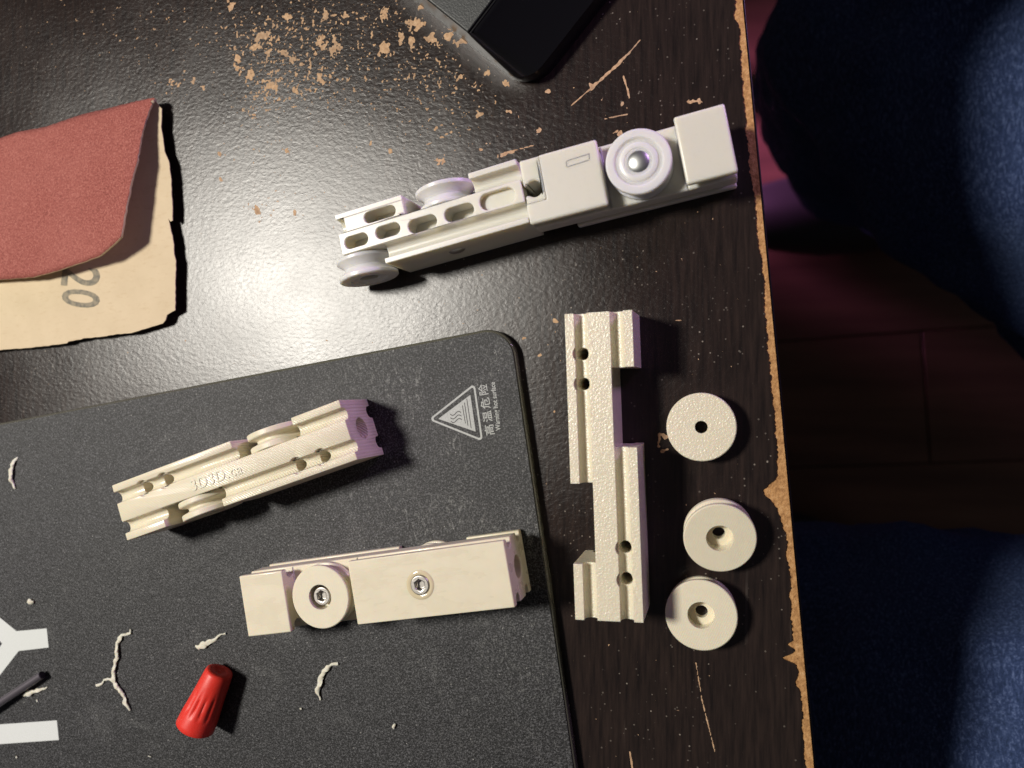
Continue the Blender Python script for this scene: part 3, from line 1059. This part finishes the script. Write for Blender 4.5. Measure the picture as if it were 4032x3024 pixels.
pwn = [(3.2, 0), (9.5, 0), (9.8, 0.3), (9.8, 1.1), (9.4, 1.5), (7.9, 2.6), (7.5, 3.5), (7.9, 4.4), (9.4, 5.6), (9.9, 6.0), (9.9, 7.0), (9.5, 7.3), (6.2, 7.3), (5.9, 7.0), (5.2, 7.0), (4.9, 6.8), (3.2, 6.8)]
for px, side in (((380, 1080), -1), ((1165, 440), 1)):
    lx, _ = loc1(px[0], px[1], 12)
    wv = put("wheel", lathe(pwn), M_NYLON_W, a1)
    wv.matrix_local = Matrix.Translation(Vector((lx, side * 3.7, 0.2)) * MM) @ (ROT_PY if side > 0 else ROT_MY).to_4x4()
    put("axle", cyl_bm((0, 0, 2.6), 3.15, 5.0, 'Z', 32), M_RODEND, wv)
lx, _ = loc1(1270, 962, 12)
rv = put("rivet", lathe([(0, 0.9), (1.2, 0.75), (2.1, 0.4), (2.6, 0.0), (2.6, -0.5), (0, -0.5)][::-1], close=False), M_STEEL, a1)
rv.matrix_local = Matrix.Translation(Vector((lx, -10.0, 1.0)) * MM) @ ROT_MY.to_4x4()

# ------------------------------------------------------------------ loose wheels
WG = "loose printed roller wheels"
def loose(px, z, mat, bm, label, tilt=(0, 0), flip=False, zoff=0.0):
    c = W(*px, z)
    r = Matrix.Rotation(math.radians(tilt[0]), 3, 'X') @ Matrix.Rotation(math.radians(tilt[1]), 3, 'Y')
    if flip: r = r @ Matrix.Rotation(math.pi, 3, 'X')
    o = put("pulley", bm, mat)
    mw = r.to_4x4(); mw.translation = Vector((c.x, c.y, (z if flip else zoff))) * MM
    o.matrix_world = mw
    return tag(o, label, "wheel", WG)
loose((2560 + 303 / 1.508, 1500 + 274 / 1.508), 6.5, M_TEX, wheel_bm(ro=10.3, ro2=10.3), "loose cream wheel with flat speckled face and small plain centre hole", flip=True)
loose((2560 + 402 / 1.508, 1500 + 905 / 1.508), 8, M_LINES, wheel_bm(ro=10.55, ro2=10.3, t=6.8), "tilted cream wheel between the other two, its lower flange showing", tilt=(11, 5), zoff=2.4)
loose((2560 + 302 / 1.508, 1500 + 1392 / 1.508), 7, M_LINES, wheel_bm(ro=10.6, ro2=10.3, t=7), "flat cream wheel with stepped centre hole, next to the bottom of the bare body")

# ------------------------------------------------------------------ sandpaper
sand = tag(empty("sandpaper_sheet", (0, 0, 0)), "torn piece of red sandpaper folded over its tan paper back, marked 20", "sandpaper")
BS = [(-160, 600), (0, 552), (65, 530), (181, 507), (323, 459), (484, 420), (581, 398), (606, 392), (635, 427), (634, 470), (632, 498), (640, 545), (645, 595), (663, 634), (671, 711), (676, 800), (677, 868), (668, 872), (661, 860), (672, 910), (681, 963), (684, 1000), (690, 1027),
      (688, 1120), (687, 1221), (676, 1228), (655, 1240), (648, 1262), (639, 1273), (516, 1311), (460, 1316), (387, 1327), (330, 1332), (271, 1344), (262, 1352), (174, 1363), (80, 1372), (0, 1379), (-160, 1395)]
def zs(u, v):
    return 3.4 + 0.0012 * u
def jag(pts, step, amp, seed):
    out = []
    for a, b in zip(pts, pts[1:]):
        k = max(1, int(math.dist(a, b) / step))
        for i in range(k):
            u, v = a[0] + (b[0] - a[0]) * i / k, a[1] + (b[1] - a[1]) * i / k
            out.append((u + amp * noise.noise((u * .09, v * .09, seed)) + amp * .6 * noise.noise((u * .3, v * .3, seed)), v + amp * noise.noise((u * .09, v * .09, seed + 5)) + amp * .6 * noise.noise((u * .3, v * .3, seed + 9))))
    out.append(pts[-1])
    return out
bm = bmesh.new()
ring_ = [bm.verts.new(W(u, v, zs(u, v))) for u, v in jag(BS, 14, 2.2, 2.0)]
for q in ring_:
    q.co.z = 5.1 + 0.0060 * q.co.x      # one flat, slightly tipped sheet
fF = bm.faces.new(ring_)
fF.normal_update()
if fF.normal.z < 0: fF.normal_flip()
me = bpy.data.meshes.new("paper_back"); bm.to_mesh(me); bm.free()
if me.polygons[0].normal.z < 0: me.flip_normals()
bk = put("paper_back", me, [M_PAPER, M_PAPER, M_GRIT], sand)
for q in bk.data.polygons: q.use_smooth = False
sd = bk.modifiers.new("thick", 'SOLIDIFY'); sd.thickness = 0.35 * MM; sd.offset = -1
# folded flap: a lofted sheet between the fold and the free edge
HINGE = [(-160, 592), (0, 543), (65, 521), (181, 498), (323, 450), (430, 425), (484, 411), (530, 399), (581, 389), (606, 384)]
FREE = [(-160, 1120, 6.0), (0, 1101, 8.0), (129, 1092, 8.6), (226, 1066, 9.5), (323, 1034, 10.5), (394, 1008, 11.6), (439, 969, 12.4), (477, 934, 13.0), (497, 814, 12.6), (519, 711, 11.8), (542, 627, 10.8), (558, 531, 9.2), (584, 440, 7.2), (609, 388, 5.6)]
def along(pts, f):
    n_ = len(pts) - 1
    x = f * n_; i = min(int(x), n_ - 1); t = x - i
    return [a + (b - a) * t for a, b in zip(pts[i], pts[i + 1])]
NS, NT_ = 91, 26
hx = [p[0] for p in HINGE]
bm = bmesh.new()
grid = []
for a in range(NS + 1):
    f = a / NS
    fr = along(FREE, f)
    fu = np.interp(f, [0, 7 / 13, 1], [-160, 440, 606])
    hv = np.interp(fu, hx, [p[1] for p in HINGE])
    row = []
    for b in range(NT_ + 1):
        t = b / NT_
        u = fu + (fr[0] - fu) * t; v = hv + (fr[1] - hv) * t
        zz = zs(fu, hv) + 0.4 + (fr[2] - zs(fu, hv) - 0.4) * (t ** 0.6) + 1.2 * math.sin(math.pi * t) * (1 - f)
        e = 3.2 * (1.0 if t > 0.999 else 0) + 2.0 * (1.0 if t < 0.001 else 0)
        u += e * noise.noise((u * .12, v * .12, 7)) + e * .7 * noise.noise((u * .35, v * .35, 3)); v += e * noise.noise((u * .12, v * .12, 17))
        row.append(bm.verts.new(W(u, v, zz)))
    grid.append(row)
for a in range(NS):
    for b in range(NT_):
        bm.faces.new((grid[a][b], grid[a][b + 1], grid[a + 1][b + 1], grid[a + 1][b]))
me = bpy.data.meshes.new("folded_flap")
bmesh.ops.recalc_face_normals(bm, faces=bm.faces)
if sum(f.normal.z for f in bm.faces) < 0:
    bmesh.ops.reverse_faces(bm, faces=bm.faces)
bm.to_mesh(me); bm.free()
fl = put("folded_flap", me, [M_GRIT, M_PAPER], sand, angle=80)
sd = fl.modifiers.new("thick", 'SOLIDIFY'); sd.thickness = 0.75 * MM; sd.offset = -1; sd.material_offset = 1; sd.material_offset_rim = 1
fl["label"] = "red grit side of the sheet folded over"
# stamped number
bm = bmesh.new()
for ch, v0, v1 in (("2", 1050, 1130), ("0", 1139, 1209)):
    tb = text_bm(ch, 12.0, 0.05, 0.16, 0.0)
    xs = [q.co.x for q in tb.verts]; ys_ = [q.co.y for q in tb.verts]
    pc = W(310, (v0 + v1) / 2, 4.6)
    wid = (W(310, v1, 4.6) - W(310, v0, 4.6)).length; hgt = (W(388, 1100, 4.6) - W(236, 1110, 4.6)).length
    dn = W(302, v1, 4.6) - W(310, v0, 4.6)
    rt = Matrix.Rotation(math.atan2(dn.y, dn.x), 3, 'Z')
    vm = {}
    for q in tb.verts:
        c = Vector(((q.co.x - (max(xs) + min(xs)) / 2) * wid / (max(xs) - min(xs)), (q.co.y - (max(ys_) + min(ys_)) / 2) * hgt / (max(ys_) - min(ys_)), 0))
        c = rt @ c
        u_ = 310 + c.x * 9.0
        vm[q] = bm.verts.new((pc.x + c.x, pc.y + c.y, 5.1 + 0.0060 * (pc.x + c.x) + 0.05 + q.co.z))
    for f in tb.faces:
        bm.faces.new([vm[q] for q in f.verts])
    tb.free()
put("stamped_number", bm, M_INK, sand)

# ------------------------------------------------------------------ wire nut
c0, c1_ = W(768, 2862, PT + 6.8), W(866, 2640, PT + 5.2)
ax = (c1_ - c0); LN = ax.length
xa = ax.normalized(); za = Vector((0, 0, 1)); za = (za - xa * za.dot(xa)).normalized(); ya = za.cross(xa)
rm = Matrix((xa, ya, za)).transposed()
nut = tag(empty("wire_nut", tuple(c0), rm), "small tapered red ribbed wire connector cap lying on the plate", "wire connector")
bm = bmesh.new()
NSG = 72
rings = []
prof = [(0.0, 5.3, 0), (0.0, 6.5, 0), (0.35, 6.85, 0), (2.0, 6.75, 0), (5.0, 6.55, 0), (5.8, 6.45, 0.3), (7.0, 6.3, 1), (9.5, 6.0, 1), (12.0, 5.75, 1), (13.5, 5.6, 0.7), (15, 5.45, 0.15), (17, 5.3, 0), (LN - 1.2, 4.9, 0), (LN - 0.3, 4.65, 0), (LN, 4.2, 0), (LN, 2.2, 0), (LN - 0.5, 1.6, 0), (LN - 0.55, 0.8, 0), (LN - 0.2, 0.5, 0)]
for (x, r, fl_) in prof:
    rings.append([bm.verts.new((x, (r - fl_ * 0.55 * (1 - abs(math.cos(7 * th))) ** 2) * math.cos(th), (r - fl_ * 0.55 * (1 - abs(math.cos(7 * th))) ** 2) * math.sin(th))) for th in [2 * math.pi * i / NSG for i in range(NSG)]])
for a, b in zip(rings, rings[1:]):
    for i in range(NSG):
        bm.faces.new((a[i], b[i], b[(i + 1) % NSG], a[(i + 1) % NSG]))
bm.faces.new(rings[-1])
bm.faces.new(rings[0][::-1])
put("cap_shell", bm, M_RED, nut, angle=50)

# ------------------------------------------------------------------ dark rod
e0, e1 = W(-160, 2872, PT + 4.2), W(166, 2657, PT + 2.2)
ax = e1 - e0
xa = ax.normalized(); za = (Vector((0, 0, 1)) - xa * xa.z).normalized(); ya = za.cross(xa)
rod = tag(empty("metal_rod", tuple(e0), Matrix((xa, ya, za)).transposed()), "dark steel hex key rod reaching in from the left over the plate", "hex key")
bm = cyl_bm((ax.length / 2, 0, 0), 1.55, ax.length, 'X', 12)
put("shaft", bm, M_ROD, rod, bevel=0.25)
bm = cyl_bm((ax.length + 0.03, 0, 0), 1.4, 0.08, 'X', 24)
put("end_face", bm, M_RODEND, rod)

# ------------------------------------------------------------------ black box at the top
BH = 20.0
k0 = W(1600 + 590 / 2.458, 310 / 2.458, BH)
kA = W(1600 + 205 / 2.458, 0, BH); kB = W(1600 + 900 / 2.458, 0, BH)
ux = (k0 - kA).normalized()            # along the short end, to the lower right
uy = Vector((-ux.y, ux.x, 0))          # along the length, up the picture
if uy.y < 0: uy = -uy
r = Matrix((ux, uy, Vector((0, 0, 1)))).transposed()
bx = tag(empty("black_case", (k0.x, k0.y, 0), r), "black plastic case with textured lid and glossy sloping side, at the top edge", "case")
TOPW, SIDE, LEN = 60.0, 21.0, 130.0
def case_outline(off, z):
    """plan outline: square at the lid, a rounded corner on the glossy side"""
    rc = 2.0 + 9.0 * (1 - z / BH)
    x1 = off
    pts = [(-TOPW, 0)]
    for i in range(9):
        a = -math.pi / 2 + math.pi / 2 * i / 8
        pts.append((x1 - rc + rc * math.cos(a), rc + rc * math.sin(a)))
    pts += [(x1, LEN), (-TOPW, LEN)]
    return pts
bm = bmesh.new()
levels = [(SIDE, 0.0), (SIDE, 3.0), (SIDE - 0.8, 6.5), (4.0, BH - 4), (2.0, BH - 1.6), (1.0, BH - 0.9)]
rr = []
for off, z in levels:
    rr.append([bm.verts.new((x, y, z)) for x, y in case_outline(off, z)])
for a, b in zip(rr, rr[1:]):
    for i in range(len(a)):
        j = (i + 1) % len(a)
        bm.faces.new((a[i], a[j], b[j], b[i]))
bm.faces.new(rr[0][::-1]); bm.faces.new(rr[-1])
put("case_shell", bm, M_BOXS, bx, angle=40)
bm = box_bm(-TOPW + 0.5, 0, 0.15, LEN - 0.5, BH - 0.85, BH)
put("textured_lid", bm, M_BOXT, bx, bevel=0.55, segs=3)
bm = box_bm(0.35, 0.9, 0.6, LEN - 0.5, BH - 0.88, BH - 0.55)
put("side_ridge", bm, M_BOXS, bx, bevel=0.12)

# ------------------------------------------------------------------ plastic shavings and crumbs
SG = "cream plastic shavings scattered on the plate"
def shaving(pts, radii, label, branch=None, z=PT, cat="plastic shaving", name="plastic_shaving"):
    bm = bmesh.new()
    def tube(pts, radii):
        P3 = [W(u, v, z) for u, v in pts]
        path = resample([tuple(p) for p in P3], 0.45)
        k = len(path)
        prev = None
        lump = random.random() * 50
        for i, p in enumerate(path):
            f = i / max(1, k - 1)
            rad = float(np.interp(f, np.linspace(0, 1, len(radii)), radii))
            q = p * 1.0
            rad *= 0.9 + 0.40 * noise.noise((q.x * 0.35 + lump, q.y * 0.9, 0.3))
            off = Vector((noise.noise((q.x * .35, q.y * .35, lump)), noise.noise((q.x * .35, q.y * .35, lump + 9)), 0)) * 0.6
            t = (path[min(i + 1, k - 1)] - path[max(i - 1, 0)]).normalized()
            nx = Vector((-t.y, t.x, 0))
            ring = []
            for a in range(7):
                th = 2 * math.pi * a / 7 + 0.5 * i * 0.3
                rj = rad * (1 + 0.85 * noise.noise((q.x * 0.5 + a * 3.7, q.y * 0.5, lump)))
                lift = 0.35 * (1 + noise.noise((q.x * .25, q.y * .25, lump + 4)))
                v = p + off + nx * (math.cos(th) * rj)
                v.z = z + max(0.02, rad * 0.55 + lift + math.sin(th) * rj * 0.42)
                ring.append(bm.verts.new(v))
            if prev:
                for a in range(7):
                    bm.faces.new((prev[a], prev[(a + 1) % 7], ring[(a + 1) % 7], ring[a]))
            else:
                bm.faces.new(ring[::-1])
            prev = ring
        bm.faces.new(prev)
    tube(pts, radii)
    if branch: tube(*branch)
    c = W(*pts[0], z)
    bmesh.ops.translate(bm, verts=bm.verts, vec=-Vector((c.x, c.y, z)))
    o = put(name, bm, M_SHAVE, angle=70)
    o.location = Vector((c.x, c.y, z)) * MM
    return tag(o, label, cat, SG)
def k1p(x, y): return (x / 2.458, 2350 + y / 2.458)
def k2p(x, y): return (600 + x / 2.212, 2400 + y / 2.212)
shaving([k1p(1283, 310), k1p(1278, 345), k1p(1190, 370), k1p(1155, 440), k1p(1150, 560), k1p(1120, 660), k1p(1105, 740), k1p(1125, 820), k1p(1170, 900), k1p(1220, 990), k1p(1270, 1095)],
        [0.4, 0.45, 0.7, 0.95, 1.0, 0.85, 0.95, 0.9, 0.95, 0.9, 0.4], "longest curled cream shaving, forked, left of the red connector",
        branch=([k1p(1110, 810), k1p(1060, 790), k1p(1020, 800), k1p(990, 840), k1p(945, 850)], [0.6, 0.55, 0.4, 0.4, 0.3]))
shaving([k1p(1905, 465), k1p(1940, 475), k1p(2000, 445), k1p(2050, 420), k1p(2110, 385), k1p(2190, 340)], [0.45, 1.2, 1.05, 0.6, 0.35, 0.3], "small cream shaving with thin tail above the red connector")
shaving([k2p(1620, 470), k2p(1570, 475), k2p(1510, 520), k2p(1475, 590), k2p(1455, 680), k2p(1465, 785)], [0.5, 0.8, 0.95, 0.95, 0.85, 0.3], "crescent cream shaving right of the red connector")
shaving([k1p(243, 945), k1p(290, 930), k1p(340, 910), k1p(385, 890), k1p(462, 872)], [0.6, 1.3, 1.1, 0.7, 0.25], "small ragged cream shaving beside the dark rod")
shaving([(75, 1798), (60, 1815), (52, 1850), (50, 1885), (60, 1925)], [0.35, 0.8, 1.0, 0.9, 0.4], "curved cream shaving alone at the left, beyond the lettered carriage")
shaving([(118, 2365), (128, 2370), (135, 2372)], [0.9, 1.1, 0.7], "tiny cream crumb above the white print", cat="plastic crumb", name="plastic_crumb")
shaving([(1558, 2850), (1553, 2862), (1556, 2868)], [0.5, 0.95, 0.5], "tiny pale crumb alone low on the plate", cat="plastic crumb", name="plastic_crumb")
shaving([(148, 2752), (152, 2760)], [0.4, 0.4], "tiny crumb just below the ragged shaving", cat="plastic crumb", name="plastic_crumb")
shaving([(1185, 2782), (1187, 2790)], [0.4, 0.35], "tiny pale crumb under the crescent shaving", cat="plastic crumb", name="plastic_crumb")
shaving([(585, 2972), (596, 2978)], [0.35, 0.35], "tiny pale crumb below the red connector", cat="plastic crumb", name="plastic_crumb")
shaving([(66, 2978), (70, 2984)], [0.5, 0.4], "tiny pale crumb under the white printed bar", cat="plastic crumb", name="plastic_crumb")

# ------------------------------------------------------------------ seated person (legs in jeans)
person = tag(empty("person", (380, -60, -740)), "seated person in blue denim jeans, knees at the table edge", "person")
J = {  # joints in mm, table-top heights; radius pairs
    'waist': (450, -75, -60, 150, 150), 'pelvis': (420, -70, -190, 150, 130),
    'rhip': (345, 0, -240, 125, 110), 'rth': (205, 110, -245, 115, 105), 'rknee': (92, 225, -252, 92, 92), 'rcalf': (105, 205, -430, 70, 74), 'rank': (180, 200, -660, 52, 54),
    'lhip': (330, -195, -235, 142, 125), 'lth': (160, -205, -205, 150, 135), 'lknee': (-20, -205, -205, 128, 112), 'lcalf': (10, -200, -420, 72, 74), 'lank': (70, -195, -650, 50, 52)}
names = list(J)
ed = [('pelvis', 'waist'), ('pelvis', 'rhip'), ('rhip', 'rth'), ('rth', 'rknee'), ('rknee', 'rcalf'), ('rcalf', 'rank'), ('pelvis', 'lhip'), ('lhip', 'lth'), ('lth', 'lknee'), ('lknee', 'lcalf'), ('lcalf', 'lank')]
off = Vector((380, -60, -740))
me = bpy.data.meshes.new("jeans")
me.from_pydata([(Vector(J[k][:3]) - off) * MM for k in names], [(names.index(a), names.index(b)) for a, b in ed], [])
jo = bpy.data.objects.new("jeans", me); COL.objects.link(jo); jo.parent = person
sk = jo.modifiers.new("skin", 'SKIN'); sk.use_smooth_shade = True
lay = me.skin_vertices[0].data
for i, k in enumerate(names):
    lay[i].radius = (J[k][3] * MM, J[k][4] * MM)
lay[names.index('pelvis')].use_root = True
ss = jo.modifiers.new("sub", 'SUBSURF'); ss.levels = 4; ss.render_levels = 4
tx = bpy.data.textures.new("folds", 'CLOUDS'); tx.noise_scale = 0.075; tx.noise_depth = 2
dm = jo.modifiers.new("folds", 'DISPLACE'); dm.texture = tx; dm.strength = 0.034; dm.mid_level = 0.5
tx2 = bpy.data.textures.new("creases", 'CLOUDS'); tx2.noise_scale = 0.028; tx2.noise_depth = 1
dm2 = jo.modifiers.new("creases", 'DISPLACE'); dm2.texture = tx2; dm2.strength = 0.010; dm2.mid_level = 0.5
bpy.context.view_layer.update()
mj = bpy.data.meshes.new_from_object(jo.evaluated_get(bpy.context.evaluated_depsgraph_get()))
bpy.data.objects.remove(jo)
for p in mj.polygons: p.use_smooth = True
mj.name = "jeans"; mj.materials.clear(); mj.materials.append(M_DENIM)
jo = bpy.data.objects.new("jeans", mj); COL.objects.link(jo); jo.parent = person
for (x, y) in ((165, 200), (55, -185)):
    bm = bmesh.new()
    bmesh.ops.create_uvsphere(bm, u_segments=24, v_segments=14, radius=1)
    for v in bm.verts:
        taper = 1.0 - 0.22 * max(0, -v.co.x)
        v.co = Vector((v.co.x * 140 - 55 + x, v.co.y * 48 * taper + y, max(-0.55, v.co.z) * 62 * (1 - 0.45 * max(0, -v.co.x)) + 36)) - Vector((380, -60, 0))
    put("shoe", bm, M_SHOE, person, angle=80)
